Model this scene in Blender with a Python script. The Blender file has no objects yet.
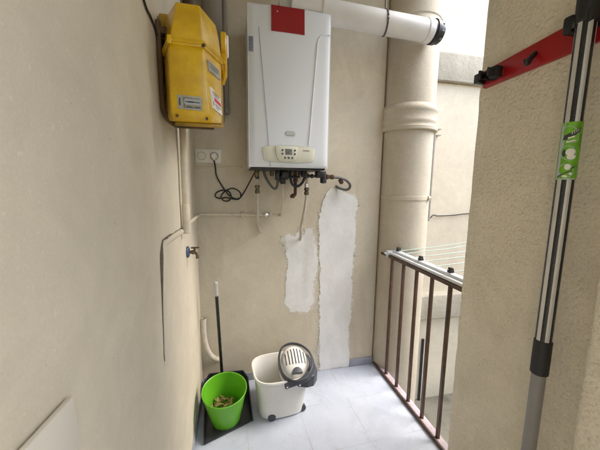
import bpy, bmesh, math, random
from mathutils import Vector, Matrix, noise
from mathutils.geometry import delaunay_2d_cdt
random.seed(7)
PI = math.pi
sc = bpy.context.scene
C = sc.collection

# ------------------------------------------------------------------ materials
def nodes_of(name):
    m = bpy.data.materials.new(name); m.use_nodes = True
    nt = m.node_tree
    return m, nt, nt.nodes['Principled BSDF']

def N(nt, typ, **kw):
    n = nt.nodes.new(typ)
    for k, v in kw.items(): setattr(n, k, v)
    return n

def noise_tex(nt, scale, detail=4, rough=.55, vec=None, dist=0):
    n = N(nt, 'ShaderNodeTexNoise')
    n.inputs['Scale'].default_value = scale; n.inputs['Detail'].default_value = detail
    n.inputs['Roughness'].default_value = rough; n.inputs['Distortion'].default_value = dist
    if vec is not None: nt.links.new(vec, n.inputs['Vector'])
    return n.outputs['Fac']

def ramp(nt, fac, p0, p1, c0=(0,0,0,1), c1=(1,1,1,1)):
    r = N(nt, 'ShaderNodeValToRGB')
    r.color_ramp.elements[0].position = p0; r.color_ramp.elements[1].position = p1
    r.color_ramp.elements[0].color = c0; r.color_ramp.elements[1].color = c1
    nt.links.new(fac, r.inputs['Fac'])
    return r.outputs['Color']

def mixc(nt, fac, a, b):
    n = N(nt, 'ShaderNodeMix', data_type='RGBA')
    def put(sock, v):
        if isinstance(v, (tuple, list)): sock.default_value = (*v[:3], 1)
        elif isinstance(v, (int, float)): sock.default_value = v
        else: nt.links.new(v, sock)
    put(n.inputs[0], fac); put(n.inputs[6], a); put(n.inputs[7], b)
    return n.outputs[2]

def bump(nt, bsdf, height, strength, dist, prev=None):
    b = N(nt, 'ShaderNodeBump')
    b.inputs['Strength'].default_value = strength; b.inputs['Distance'].default_value = dist
    nt.links.new(height, b.inputs['Height'])
    if prev is not None: nt.links.new(prev, b.inputs['Normal'])
    nt.links.new(b.outputs['Normal'], bsdf.inputs['Normal'])
    return b.outputs['Normal']

def objvec(nt, scale=(1,1,1)):
    t = N(nt, 'ShaderNodeTexCoord')
    mp = N(nt, 'ShaderNodeMapping'); mp.inputs['Scale'].default_value = scale
    nt.links.new(t.outputs['Object'], mp.inputs['Vector'])
    return mp.outputs['Vector']

def plain(name, col, rough=.5, metal=0, var=.12, vscale=6, bstr=0, bscale=60, coat=0, spec=.5, rvar=1):
    m, nt, b = nodes_of(name)
    v = objvec(nt)
    f = ramp(nt, noise_tex(nt, vscale, 5, .6, v), .3, .7)
    lo = tuple(c*(1-var) for c in col); hi = tuple(min(1, c*(1+var)) for c in col)
    nt.links.new(mixc(nt, f, lo, hi), b.inputs['Base Color'])
    rr = N(nt, 'ShaderNodeMapRange')
    rr.inputs['To Min'].default_value = max(.02, rough-.08*rvar); rr.inputs['To Max'].default_value = min(1, rough+.1*rvar)
    nt.links.new(noise_tex(nt, vscale*3, 4, .6, v), rr.inputs['Value'])
    nt.links.new(rr.outputs['Result'], b.inputs['Roughness'])
    b.inputs['Metallic'].default_value = metal
    b.inputs['Coat Weight'].default_value = coat
    b.inputs['Specular IOR Level'].default_value = spec
    if bstr: bump(nt, b, noise_tex(nt, bscale, 4, .6, v), bstr, .004)
    return m

def plaster(name, col, stain, stain_amt=.5, fine=160, fine_str=.25, lump=14, lump_str=.3, speck=.5, vstretch=.35, dark_specks=True, pimple=.35, grn=.10):
    """painted cement render: mottled colour, run-down stains, pits and pimples"""
    m, nt, b = nodes_of(name)
    v = objvec(nt); vs = objvec(nt, (1, 1, vstretch))
    big = ramp(nt, noise_tex(nt, 1.7, 5, .6, v, .3), .35, .7)
    c = mixc(nt, big, tuple(x*.93 for x in col), tuple(min(1, x*1.05) for x in col))
    st = ramp(nt, noise_tex(nt, 3.1, 7, .62, vs, .6), .5, .78)
    sm = N(nt, 'ShaderNodeMath', operation='MULTIPLY'); sm.inputs[1].default_value = stain_amt
    nt.links.new(st, sm.inputs[0])
    c = mixc(nt, sm.outputs[0], c, stain)
    if dark_specks:
        vo = N(nt, 'ShaderNodeTexVoronoi'); vo.inputs['Scale'].default_value = 42; vo.inputs['Randomness'].default_value = 1
        nt.links.new(v, vo.inputs['Vector'])
        sp = ramp(nt, vo.outputs['Distance'], .04, .10, (1,1,1,1), (0,0,0,1))
        gate = ramp(nt, noise_tex(nt, 31, 2, .5, v), .52, .60)
        g = N(nt, 'ShaderNodeMath', operation='MULTIPLY'); nt.links.new(sp, g.inputs[0]); nt.links.new(gate, g.inputs[1])
        g2 = N(nt, 'ShaderNodeMath', operation='MULTIPLY'); nt.links.new(g.outputs[0], g2.inputs[0]); g2.inputs[1].default_value = speck
        c = mixc(nt, g2.outputs[0], c, tuple(x*.5 for x in col))
        pk = ramp(nt, noise_tex(nt, 95, 2, .5, v), .68, .73)
        pk2 = N(nt, 'ShaderNodeMath', operation='MULTIPLY'); nt.links.new(pk, pk2.inputs[0]); pk2.inputs[1].default_value = .35*speck
        c = mixc(nt, pk2.outputs[0], c, tuple(min(.85, x*1.3) for x in col))
    mot = ramp(nt, noise_tex(nt, 6.5, 8, .68, v, .9), .32, .68, (.93,.925,.915,1), (1.04,1.04,1.04,1))
    mm_ = N(nt, 'ShaderNodeMix', data_type='RGBA', blend_type='MULTIPLY'); mm_.inputs[0].default_value = 1
    nt.links.new(c, mm_.inputs[6]); nt.links.new(mot, mm_.inputs[7]); c = mm_.outputs[2]
    grain = ramp(nt, noise_tex(nt, fine*1.3, 2, .7, v), .3, .7, (1-grn,1-grn,1-grn,1), (1+grn*.5,1+grn*.5,1+grn*.5,1))
    gm_ = N(nt, 'ShaderNodeMix', data_type='RGBA', blend_type='MULTIPLY'); gm_.inputs[0].default_value = 1
    nt.links.new(c, gm_.inputs[6]); nt.links.new(grain, gm_.inputs[7]); c = gm_.outputs[2]
    nt.links.new(c, b.inputs['Base Color'])
    b.inputs['Roughness'].default_value = .78
    b.inputs['Specular IOR Level'].default_value = .3
    p = bump(nt, b, noise_tex(nt, lump, 5, .55, v), lump_str, .02)
    p = bump(nt, b, noise_tex(nt, lump*4.2, 3, .5, v), lump_str, .006, p)
    pv = N(nt, 'ShaderNodeTexVoronoi'); pv.inputs['Scale'].default_value = fine*.55
    nt.links.new(v, pv.inputs['Vector'])
    p = bump(nt, b, ramp(nt, pv.outputs['Distance'], .0, .6, (1,1,1,1), (0,0,0,1)), fine_str*pimple, .004, p)
    bump(nt, b, noise_tex(nt, fine, 3, .6, v), fine_str, .004, p)
    return m

M = {}
M['wall_side']  = plaster('cream plaster',  (.68,.612,.475), (.54,.475,.36), .35, 190, .08, 3.5, .05, .85, pimple=.04, grn=.05)
M['wall_back']  = plaster('tan plaster',    (.625,.56,.435), (.39,.325,.225), .60, 160, .10, 5, .09, .8, pimple=.05)
M['wall_pier']  = plaster('pimpled plaster',(.79,.725,.58), (.66,.59,.46), .40, 135, .75, 30, .36, .35, pimple=1.0)
M['wall_court'] = plaster('courtyard render',(.70,.60,.44), (.54,.465,.35), .45, 120, .2, 6, .10, .3, .25, pimple=.2)
M['ledge']      = plaster('grainy concrete', (.43,.38,.285), (.20,.17,.12), 1.0, 70, .5, 14, .25, .8, .12)
M['ground']     = plaster('dirty cement', (.25,.225,.165), (.10,.095,.065), .9, 60, .5, 12, .4, .5, 1)
M['ceiling']    = plaster('ceiling paint', (.58,.55,.48), (.45,.42,.36), .3, 120, .2, 8, .15, .1)
M['column']     = plaster('painted fibre cement', (.52,.465,.365), (.37,.315,.23), .6, 90, .12, 7, .10, .3, .25)
M['riser']      = plaster('grey painted duct', (.30,.265,.215), (.20,.17,.13), .5, 90, .1, 9, .1, .3)
M['filler']     = plaster('white filler', (.77,.765,.745), (.60,.575,.52), .75, 110, .12, 13, .12, .15, .35, False, pimple=0, grn=.03)
M['filler_halo'] = plaster('feathered filler', (.66,.625,.54), (.54,.48,.37), .8, 110, .12, 16, .15, .2, .5, False, pimple=.1, grn=.06)
M['filler_thin'] = plaster('thin filler smear', (.76,.755,.73), (.42,.385,.31), 1.0, 110, .10, 14, .12, .15, .13, False, pimple=0, grn=.04)
M['pipe_paint'] = plain('cream pipe paint', (.60,.525,.40), .45, 0, .12, 25, .2, 90)
M['hosegrey']   = plain('stiff plastic pipe', (.58,.52,.42), .5, 0, .15, 20, .15, 60)
M['white']      = plain('white enamel', (.76,.80,.85), .30, 0, .012, 1.5, 0, rvar=.15)
M['whiteflue']  = plain('white flue enamel', (.74,.74,.73), .35, 0, .05, 8, .03, 40)
M['cream']      = plain('cream plastic', (.70,.70,.58), .4, 0, .03, 8)
M['lcd']        = plain('display grey', (.17,.19,.17), .2, 0, .08, 60)
M['keys']       = plain('grey rubber keys', (.10,.11,.10), .5, 0, .1, 30)
M['ink']        = plain('dark ink', (.045,.05,.05), .6, 0, .1, 30)
M['groove']     = plain('panel joint', (.26,.29,.34), .6, 0, .1, 30)
M['redlabel']   = plain('red sticker', (.30,.006,.008), .45, 0, .06, 9)
M['redrack']    = plain('red plastic', (.36,.008,.010), .35, 0, .12, 12)
M['badge']      = plain('badge grey', (.46,.50,.52), .35, .2, .05, 30)
M['black']      = plain('black plastic', (.012,.012,.013), .42, 0, .25, 20)
M['rubber']     = plain('black rubber', (.016,.016,.016), .6, 0, .3, 20, .2, 90)
M['darkgrey']   = plain('slate plastic', (.050,.056,.068), .45, 0, .15, 14)
M['pan']        = plain('dark grey plastic', (.030,.032,.038), .4, 0, .25, 14, .1, 40)
M['bucketwhite']= plain('off white plastic', (.72,.71,.66), .38, 0, .05, 9, .06, 30)
M['bucketinner']= M['bucketwhite']
M['green']      = plain('lime plastic', (.13,.42,.018), .38, 0, .08, 8, .05, 30)
M['shadow_brown'] = plain('shadow line brown', (.13,.10,.065), .9, 0, .3, 60)  # shade beside the buried conduit, held as a brown colour
M['leaf']       = plain('dry leaves', (.36,.23,.10), .8, 0, .4, 30)
M['brass']      = plain('aged brass', (.13,.10,.055), .42, .8, .35, 40)
M['chrome']     = plain('dull chrome', (.62,.60,.57), .25, 1, .1, 30)
M['rust']       = plain('brown copper', (.075,.036,.018), .5, .4, .5, 30, .3, 90)
M['braid']      = plain('braided hose', (.15,.145,.135), .4, .6, .3, 220, .8, 400)
M['beigehose']  = plain('beige hose', (.47,.425,.34), .5, 0, .14, 30, .2, 80)
M['rail']       = plain('maroon paint', (.085,.045,.030), .42, 0, .35, 22, .15, 70)
M['railfoot'] = plain('sky sheen on maroon paint', (.46,.38,.42), .4, 0, .2, 22, .15, 70)  # sky reflection on the maroon rail, put into the base colour
M['alu']        = plain('white aluminium', (.72,.75,.78), .32, .35, .06, 14)
M['line']       = plain('plastic line', (.36,.50,.43), .5, 0, .1, 10)
M['socket']     = plain('socket plastic', (.74,.70,.60), .35, 0, .04, 10)
M['plate']      = plain('blank plate', (.70,.65,.55), .5, 0, .06, 6, .05, 30)
M['blue']       = plain('blue paint', (.05,.075,.15), .5, 0, .2, 20)
M['stick_grey'] = plain('rating label', (.40,.38,.31), .4, .3, .2, 60)
M['stick_pale'] = plain('faded label', (.62,.56,.45), .5, 0, .15, 60)
M['stick_white']= plain('paper label', (.80,.77,.70), .5, 0, .06, 40)
M['stick_red']  = plain('red print', (.60,.03,.035), .5, 0, .05, 40)
M['stick_green']= plain('green print', (.16,.42,.02), .4, 0, .25, 60)
M['pole_black'] = plain('black enamel pole', (.012,.012,.014), .25, 0, .2, 20)
M['pole_silver']= plain('silver stripe', (.58,.57,.54), .3, .3, .06, 20)
M['pole_grey']  = plain('grey plastic sleeve', (.24,.23,.215), .45, 0, .08, 10, .1, 50)
M['grip']       = plain('pale grip', (.50,.49,.45), .5, 0, .08, 20)

def yellow_mat():
    m, nt, b = nodes_of('worn yellow enamel')
    v = objvec(nt)
    f = ramp(nt, noise_tex(nt, 16, 6, .6, v), .35, .7)
    c = mixc(nt, f, (.58,.33,.001), (.76,.47,.002))
    vo = ramp(nt, noise_tex(nt, 170, 2, .5, v), .66, .72)
    g = N(nt, 'ShaderNodeMath', operation='MULTIPLY'); nt.links.new(vo, g.inputs[0]); g.inputs[1].default_value = .35
    c = mixc(nt, g.outputs[0], c, (.35,.22,.02))
    nt.links.new(c, b.inputs['Base Color'])
    b.inputs['Roughness'].default_value = .27
    b.inputs['Coat Weight'].default_value = .5; b.inputs['Coat Roughness'].default_value = .16
    bump(nt, b, noise_tex(nt, 120, 3, .5, v), .16, .002)
    return m
M['yellow'] = yellow_mat()
M['ochre'] = plain('dirty yellow casing', (.30,.17,.012), .5, 0, .4, 18, .2, 70)
M['gasket'] = plain('brown gasket', (.10,.055,.018), .7, 0, .3, 40)

def floor_mat():
    m, nt, b = nodes_of('painted floor tiles')
    v = objvec(nt)
    br = N(nt, 'ShaderNodeTexBrick'); br.offset = 0
    br.inputs['Scale'].default_value = 1; br.inputs['Mortar Size'].default_value = .003
    br.inputs['Brick Width'].default_value = .31; br.inputs['Row Height'].default_value = .31
    br.inputs['Mortar Smooth'].default_value = .5
    mp = N(nt, 'ShaderNodeMapping'); mp.inputs['Rotation'].default_value = (0, 0, math.radians(-2)); mp.inputs['Location'].default_value = (.06, .03, 0)
    nt.links.new(v, mp.inputs['Vector']); nt.links.new(mp.outputs['Vector'], br.inputs['Vector'])
    joint = br.outputs['Fac']
    brk = ramp(nt, noise_tex(nt, 4, 4, .6, v), .38, .62)
    jm = N(nt, 'ShaderNodeMath', operation='MULTIPLY'); nt.links.new(joint, jm.inputs[0]); nt.links.new(brk, jm.inputs[1])
    big = ramp(nt, noise_tex(nt, 3, 6, .62, v, .5), .3, .72)
    c = mixc(nt, big, (.44,.485,.575), (.55,.595,.675))
    wear = ramp(nt, noise_tex(nt, 13, 7, .68, v, .8), .56, .74)
    w2 = N(nt, 'ShaderNodeMath', operation='MULTIPLY'); nt.links.new(wear, w2.inputs[0]); w2.inputs[1].default_value = .55
    c = mixc(nt, w2.outputs[0], c, (.36,.375,.41))
    pale = ramp(nt, noise_tex(nt, 55, 4, .7, v), .64, .72)
    p2 = N(nt, 'ShaderNodeMath', operation='MULTIPLY'); nt.links.new(pale, p2.inputs[0]); p2.inputs[1].default_value = .65
    c = mixc(nt, p2.outputs[0], c, (.80,.81,.82))
    gr = ramp(nt, noise_tex(nt, 2.2, 9, .72, v, 1.2), .55, .72)
    g3 = N(nt, 'ShaderNodeMath', operation='MULTIPLY'); nt.links.new(gr, g3.inputs[0]); g3.inputs[1].default_value = .45
    c = mixc(nt, g3.outputs[0], c, (.33,.34,.36))
    j2 = N(nt, 'ShaderNodeMath', operation='MULTIPLY'); nt.links.new(jm.outputs[0], j2.inputs[0]); j2.inputs[1].default_value = .6
    c = mixc(nt, j2.outputs[0], c, (.34,.34,.36))
    nt.links.new(c, b.inputs['Base Color'])
    b.inputs['Roughness'].default_value = .5
    inv = N(nt, 'ShaderNodeMath', operation='SUBTRACT'); inv.inputs[0].default_value = 1; nt.links.new(jm.outputs[0], inv.inputs[1])
    p = bump(nt, b, inv.outputs[0], .35, .004)
    p = bump(nt, b, noise_tex(nt, 7, 5, .6, v), .2, .012, p)
    bump(nt, b, noise_tex(nt, 70, 4, .6, v), .18, .003, p)
    return m
M['floor'] = floor_mat()
M['skirt'] = plain('grey skirting paint', (.30,.315,.35), .5, 0, .16, 9, .25, 40)

# ------------------------------------------------------------------ mesh helpers
def BM(): return bmesh.new()

def shade(bm, ang=35):
    for f in bm.faces: f.smooth = True
    lim = math.radians(ang)
    for e in bm.edges:
        if len(e.link_faces) == 2: e.smooth = e.calc_face_angle(0) < lim
        else: e.smooth = False

def obj(name, bm, mat, parent=None, label=None, smooth=True, ang=35):
    """link bm as ONE mesh object; coordinates are world metres, shifted to the root's base"""
    L = Vector((0,0,0)); p = parent
    while p is not None:
        L += p.location; p = p.parent
    if parent is not None:
        bmesh.ops.translate(bm, verts=bm.verts, vec=-L)
    bmesh.ops.recalc_face_normals(bm, faces=bm.faces)
    if smooth: shade(bm, ang)
    me = bpy.data.meshes.new(name); bm.to_mesh(me); bm.free()
    mats = mat if isinstance(mat, list) else [mat]
    for k in mats: me.materials.append(M[k])
    o = bpy.data.objects.new(name, me); C.objects.link(o)
    if parent is not None: o.parent = parent
    if label: o['label'] = label
    return o

def tag(o, label=None, cat=None, group=None, kind=None):
    if label: o['label'] = label
    if cat: o['category'] = cat
    if group: o['group'] = group
    if kind: o['kind'] = kind
    return o

def thing(name, label, cat, loc, group=None):
    o = bpy.data.objects.new(name, None); C.objects.link(o)
    o.location = loc; o.empty_display_size = .05
    return tag(o, label, cat, group)

def add_box(bm, x0, x1, y0, y1, z0, z1, bev=0, seg=2, rot=None, piv=None, mi=0):
    t = bmesh.new()
    bmesh.ops.create_cube(t, size=1)
    for v in t.verts:
        v.co = Vector(((x0+x1)/2+v.co.x*(x1-x0), (y0+y1)/2+v.co.y*(y1-y0), (z0+z1)/2+v.co.z*(z1-z0)))
    if bev: bmesh.ops.bevel(t, geom=t.edges[:], offset=bev, segments=seg, profile=.5, affect='EDGES')
    if rot is not None:
        pv = Vector(piv if piv is not None else ((x0+x1)/2,(y0+y1)/2,(z0+z1)/2))
        bmesh.ops.transform(t, matrix=Matrix.Translation(pv) @ rot.to_4x4() @ Matrix.Translation(-pv), verts=t.verts)
    merge(bm, t, mi)

def merge(bm, t, mi=0):
    for f in t.faces: f.material_index = mi
    me = bpy.data.meshes.new('tmp'); t.to_mesh(me); t.free()
    bm.from_mesh(me); bpy.data.meshes.remove(me)

def smooth_path(pts, n=8):
    P = [Vector(p) for p in pts]
    if len(P) < 3: return P
    out = []
    for i in range(len(P)-1):
        p0 = P[i-1] if i else P[i]*2-P[i+1]
        p1, p2 = P[i], P[i+1]
        p3 = P[i+2] if i+2 < len(P) else P[i+1]*2-P[i]
        for k in range(n):
            t = k/n
            out.append(.5*((2*p1)+(p2-p0)*t+(2*p0-5*p1+4*p2-p3)*t*t+(3*p1-p0-3*p2+p3)*t**3))
    out.append(P[-1])
    return out

def fillet_path(pts, r, n=5):
    P = [Vector(p) for p in pts]; out = [P[0]]
    for i in range(1, len(P)-1):
        a = (P[i-1]-P[i]); b = (P[i+1]-P[i])
        rr = min(r, a.length*.45, b.length*.45)
        s = P[i]+a.normalized()*rr; e = P[i]+b.normalized()*rr
        for k in range(n+1):
            t = k/n; out.append(s*(1-t)**2+P[i]*2*t*(1-t)+e*t*t)
    out.append(P[-1]); return out

def add_tube(bm, path, r, n=12, closed=False, caps=True, flat=None, mi=0):
    """sweep a circle (or flat ellipse) along path; r is a number or a list"""
    P = [Vector(p) for p in path]; m = len(P)
    R = r if isinstance(r, (list, tuple)) else [r]*m
    T = []
    for i in range(m):
        if closed: d = P[(i+1) % m]-P[i-1]
        else: d = P[min(i+1, m-1)]-P[max(i-1, 0)]
        T.append(d.normalized())
    up = Vector((0,0,1)) if abs(T[0].z) < .9 else Vector((0,1,0))
    u = (up-T[0]*up.dot(T[0])).normalized()
    rings = []
    for i in range(m):
        if i: u = (u-T[i]*u.dot(T[i])).normalized()
        w = T[i].cross(u)
        a, b = (R[i], R[i]) if flat is None else (R[i]*flat[0], R[i]*flat[1])
        rings.append([bm.verts.new(P[i]+u*a*math.cos(2*PI*k/n)+w*b*math.sin(2*PI*k/n)) for k in range(n)])
    faces = []
    for i in range(m if closed else m-1):
        A, B = rings[i], rings[(i+1) % m]
        for k in range(n): faces.append(bm.faces.new((A[k], A[(k+1) % n], B[(k+1) % n], B[k])))
    if caps and not closed:
        faces.append(bm.faces.new(rings[0][::-1])); faces.append(bm.faces.new(rings[-1]))
    for f in faces: f.material_index = mi

def add_lathe(bm, prof, c, axis=(0,0,1), n=32, closed=False, mi=0):
    """revolve (radius, height) profile about axis through c"""
    ax = Vector(axis).normalized()
    q = Vector((0,0,1)).rotation_difference(ax)
    rings = []
    for r, h in prof:
        if r < 1e-6: rings.append([bm.verts.new(Vector(c)+q @ Vector((0,0,h)))])
        else: rings.append([bm.verts.new(Vector(c)+q @ Vector((r*math.cos(2*PI*k/n), r*math.sin(2*PI*k/n), h))) for k in range(n)])
    seq = list(zip(rings, rings[1:]))
    if closed: seq.append((rings[-1], rings[0]))
    for A, B in seq:
        for k in range(n):
            k2 = (k+1) % n
            if len(A) == 1 and len(B) == 1: continue
            if len(A) == 1: f = bm.faces.new((A[0], B[k], B[k2]))
            elif len(B) == 1: f = bm.faces.new((A[k], A[k2], B[0]))
            else: f = bm.faces.new((A[k], A[k2], B[k2], B[k]))
            f.material_index = mi
    if not closed:
        for r in (rings[0], rings[-1]):
            if len(r) > 1:
                f = bm.faces.new(r); f.material_index = mi

def add_loft(bm, loops, caps=True, mi=0):
    V = [[bm.verts.new(p) for p in L] for L in loops]
    n = len(V[0])
    for A, B in zip(V, V[1:]):
        for k in range(n):
            f = bm.faces.new((A[k], A[(k+1) % n], B[(k+1) % n], B[k])); f.material_index = mi
    if caps:
        bm.faces.new(V[0][::-1]).material_index = mi; bm.faces.new(V[-1]).material_index = mi

def add_prism(bm, pts, off, bev=0, mi=0):
    """polygon pts (3D) extruded by vector off"""
    t = bmesh.new()
    add_loft(t, [[Vector(p) for p in pts], [Vector(p)+Vector(off) for p in pts]])
    bmesh.ops.recalc_face_normals(t, faces=t.faces)
    if bev: bmesh.ops.bevel(t, geom=t.edges[:], offset=bev, segments=2, profile=.5, affect='EDGES')
    merge(bm, t, mi)

def round_rect(cx, cy, w, h, r, n=5):
    out = []
    for sx, sy, a0 in ((1,1,0), (-1,1,90), (-1,-1,180), (1,-1,270)):
        for k in range(n+1):
            a = math.radians(a0+90*k/n)
            out.append((cx+sx*(w/2-r)+r*math.cos(a), cy+sy*(h/2-r)+r*math.sin(a)))
    return out

def rough_block(x0, x1, y0, y1, z0, z1, step=.06, bev=.012, amp=.004, freq=7):
    """plastered block: bevelled box cut into cells, skin gently uneven"""
    bm = BM(); add_box(bm, x0, x1, y0, y1, z0, z1, bev, 2)
    for ax, a, b in ((0,x0,x1), (1,y0,y1), (2,z0,z1)):
        k = min(70, max(1, int((b-a)/step)))
        for i in range(1, k):
            co = [0,0,0]; no = [0,0,0]; co[ax] = a+(b-a)*i/k; no[ax] = 1
            bmesh.ops.bisect_plane(bm, geom=bm.verts[:]+bm.edges[:]+bm.faces[:], plane_co=co, plane_no=no)
    bm.normal_update()
    for v in bm.verts:
        d = noise.noise(v.co*freq)*amp+noise.noise(v.co*freq*3.3)*amp*.5
        v.co += v.normal*d
    return bm

def add_text(bm, s, size, mw, depth=.0006, mi=0):
    cu = bpy.data.curves.new('t', 'FONT'); cu.body = s; cu.size = size; cu.extrude = depth
    cu.align_x = 'CENTER'; cu.align_y = 'CENTER'; cu.resolution_u = 3
    o = bpy.data.objects.new('t', cu); C.objects.link(o)
    me = bpy.data.meshes.new_from_object(o.evaluated_get(bpy.context.evaluated_depsgraph_get()))
    me.transform(mw)
    t = bmesh.new(); t.from_mesh(me)
    bpy.data.objects.remove(o); bpy.data.curves.remove(cu); bpy.data.meshes.remove(me)
    merge(bm, t, mi)

# ------------------------------------------------------------------ camera
F_PX, YAW, PITCH, ROLL = 292.6, math.radians(12.9), math.radians(7.96), math.radians(.69)
def make_camera():
    cy, sy, cp, sp, cr, sr = math.cos(YAW), math.sin(YAW), math.cos(PITCH), math.sin(PITCH), math.cos(ROLL), math.sin(ROLL)
    f = Vector((sy, cy, 0)); r = Vector((cy, -sy, 0)); u = Vector((0,0,1))
    f2 = f*cp-u*sp; u2 = u*cp+f*sp
    r3 = r*cr+u2*sr; u3 = -r*sr+u2*cr
    cam = bpy.data.cameras.new('camera'); o = bpy.data.objects.new('camera', cam); C.objects.link(o)
    m = Matrix((r3, u3, -f2)).transposed().to_4x4(); m.translation = Vector((.2165, -1.85, 1.32))
    o.matrix_world = m
    cam.sensor_width = 36; cam.lens = 36*F_PX/600; cam.clip_start = .02; cam.clip_end = 500
    sc.camera = o
make_camera()

# ------------------------------------------------------------------ light
SUN_EL, SUN_AZ = math.radians(52), math.radians(96)      # azimuth from +Y clockwise
w = bpy.data.worlds.new('World'); sc.world = w; w.use_nodes = True
nt = w.node_tree
sky = nt.nodes.new('ShaderNodeTexSky'); sky.sky_type = 'NISHITA'; sky.sun_disc = False
sky.sun_elevation = SUN_EL; sky.sun_rotation = SUN_AZ
sky.air_density = 1.0; sky.dust_density = 2.5; sky.ozone_density = 1.0
bg = nt.nodes['Background']; bg.inputs['Strength'].default_value = .15
nt.links.new(sky.outputs['Color'], bg.inputs['Color'])
sd = bpy.data.lights.new('sun', 'SUN'); sd.energy = .9; sd.angle = math.radians(50); sd.color = (1, .975, .94)
so = bpy.data.objects.new('sun', sd); C.objects.link(so)
dirv = Vector((math.sin(SUN_AZ)*math.cos(SUN_EL), math.cos(SUN_AZ)*math.cos(SUN_EL), math.sin(SUN_EL)))
so.rotation_euler = (-dirv).to_track_quat('-Z', 'Y').to_euler()
sc.view_settings.view_transform = 'Standard'; sc.view_settings.look = 'None'
sc.view_settings.gamma = 1; sc.view_settings.use_curve_mapping = False
sc.view_settings.exposure = 2.46
sc.cycles.use_denoising = True
sc.cycles.max_bounces = 12; sc.cycles.diffuse_bounces = 6
sc.cycles.sample_clamp_indirect = 8

# ------------------------------------------------------------------ setting
bm = BM(); add_box(bm, -.02, 1.262, -4.2, .02, -.22, 0)
tag(obj('balcony_floor', bm, 'floor', smooth=False), kind='structure')
bm = BM(); add_box(bm, -60, 60, -60, 60, -1.3, -1.0)
tag(obj('ground', bm, 'ground', smooth=False), kind='structure')
bm = BM(); add_box(bm, -.2, 1.45, -3.6, .2, 2.72, 2.9)
tag(obj('ceiling', bm, 'ceiling', smooth=False), kind='structure')

lw = thing('side_wall', 'long cream plaster wall on the left beneath the yellow gas meter', 'wall', (-.08,-2,0))
obj('plaster_face', rough_block(-.16, 0, -4.2, .16, -.02, 2.74, .09, .004, .0035, 4), 'wall_side', lw, ang=60)
bm = BM(); add_box(bm, -.01, .0065, -4.1, -.0065, -.01, .058, .003)
obj('skirting', bm, 'skirt', lw)

bw = thing('back_wall', 'tan stained plaster wall behind the white boiler, with white filler patches', 'wall', (.6,.08,0))
obj('plaster_face', rough_block(-.03, 1.205, 0, .16, -.02, 2.74, .06, .008, .0010, 5), 'wall_back', bw, ang=60)
bm = BM(); add_box(bm, .0065, .775, -.007, .01, -.01, .056, .003)
obj('skirting', bm, 'skirt', bw)
bm = BM(); add_box(bm, 1.022, 1.2045, -.007, .01, -.01, .060, .003)
obj('skirting', bm, 'skirt', bw)

def ragged_patch(outline, seed, thick=.0026, wild=1.0, flecks=40):
    """smeared filler: torn thin edges that feather onto the wall, loose flecks beside it"""
    P = [Vector((x, 0, z)) for x, z in outline]
    pts = []
    for i in range(len(P)):
        a, b = P[i], P[(i+1) % len(P)]
        k = max(2, int((b-a).length/.0045))
        for j in range(k): pts.append(a.lerp(b, j/k))
    n = len(pts); out = []
    for i in range(n):
        t = (pts[(i+1) % n]-pts[i-1]); nn = Vector((t.z, 0, -t.x)).normalized()
        p = pts[i]
        d = noise.noise(p*9+Vector((seed,0,0)))*.014+noise.noise(p*34+Vector((0,seed,0)))*.011+noise.noise(p*95+Vector((0,0,seed)))*.008+noise.noise(p*210)*.003
        out.append(p+nn*d*wild)
    bm = BM()
    V2 = [Vector((p.x, p.z)) for p in out]
    vs, es, fs, _, _, _ = delaunay_2d_cdt(V2, [], [list(range(n))], 1, 1e-6)
    top = [bm.verts.new((v.x, -thick, v.y)) for v in vs]
    for f in fs:
        try: bm.faces.new([top[i] for i in f])
        except ValueError: pass
    bm.verts.index_update()
    rim = [e for e in bm.edges if len(e.link_faces) == 1]
    r = bmesh.ops.extrude_edge_only(bm, edges=rim)
    for g in r['geom']:
        if isinstance(g, bmesh.types.BMVert): g.co.y = .003
    rnd = random.Random(seed)
    for k in range(flecks):
        i = rnd.randrange(n); t = (out[(i+3) % n]-out[i-3]); nn = Vector((t.z, 0, -t.x)).normalized()
        c = out[i]+nn*rnd.uniform(.003, .017); r0 = rnd.uniform(.0012, .0042)
        L = [(c.x+r0*rnd.uniform(.5, 1.3)*math.cos(2*PI*j/7), 0, c.z+r0*rnd.uniform(.5, 1.6)*math.sin(2*PI*j/7)) for j in range(7)]
        add_loft(bm, [[(x, .002, z) for x, _, z in L], [(x, -thick*.6, z) for x, _, z in L]])
    return bm
small = [(.63,1.035),(.665,.99),(.70,1.03),(.735,.985),(.752,.90),(.757,.80),(.748,.62),(.742,.53),(.71,.46),(.66,.452),(.58,.468),(.545,.53),(.548,.66),(.562,.78),(.548,.88),(.535,.96),(.565,1.0),(.60,.985)]
obj('filler_patch', ragged_patch(small[::-1], 3, .0022, 1.25, 70), 'filler_thin', bw, 'shorter ragged white filler smear under the right hose', smooth=False)
tall = [(.815,1.25),(.84,1.285),(.90,1.29),(.95,1.27),(1.0,1.255),(1.035,1.22),(1.025,1.08),(1.03,.9),(1.015,.7),(1.02,.5),(1.008,.3),(1.012,.12),(1.03,.06),(1.025,.008),(.93,.004),(.80,.006),(.79,.1),(.792,.3),(.785,.5),(.782,.7),(.772,.9),(.768,1.1),(.785,1.2)]
obj('filler_patch', ragged_patch(tall[::-1], 9, .0042, .9, 60), 'filler', bw, 'tall white filler strip running from the drain hose down to the floor', smooth=False)
bm = BM()
add_tube(bm, smooth_path([(.0,-.001,1.408),(.06,-.001,1.414),(.15,-.001,1.417),(.22,-.001,1.418),(.275,-.001,1.412)], 4), .0055, 8, flat=(1,.8))
obj('plaster_seam', bm, 'wall_back', bw)

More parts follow.
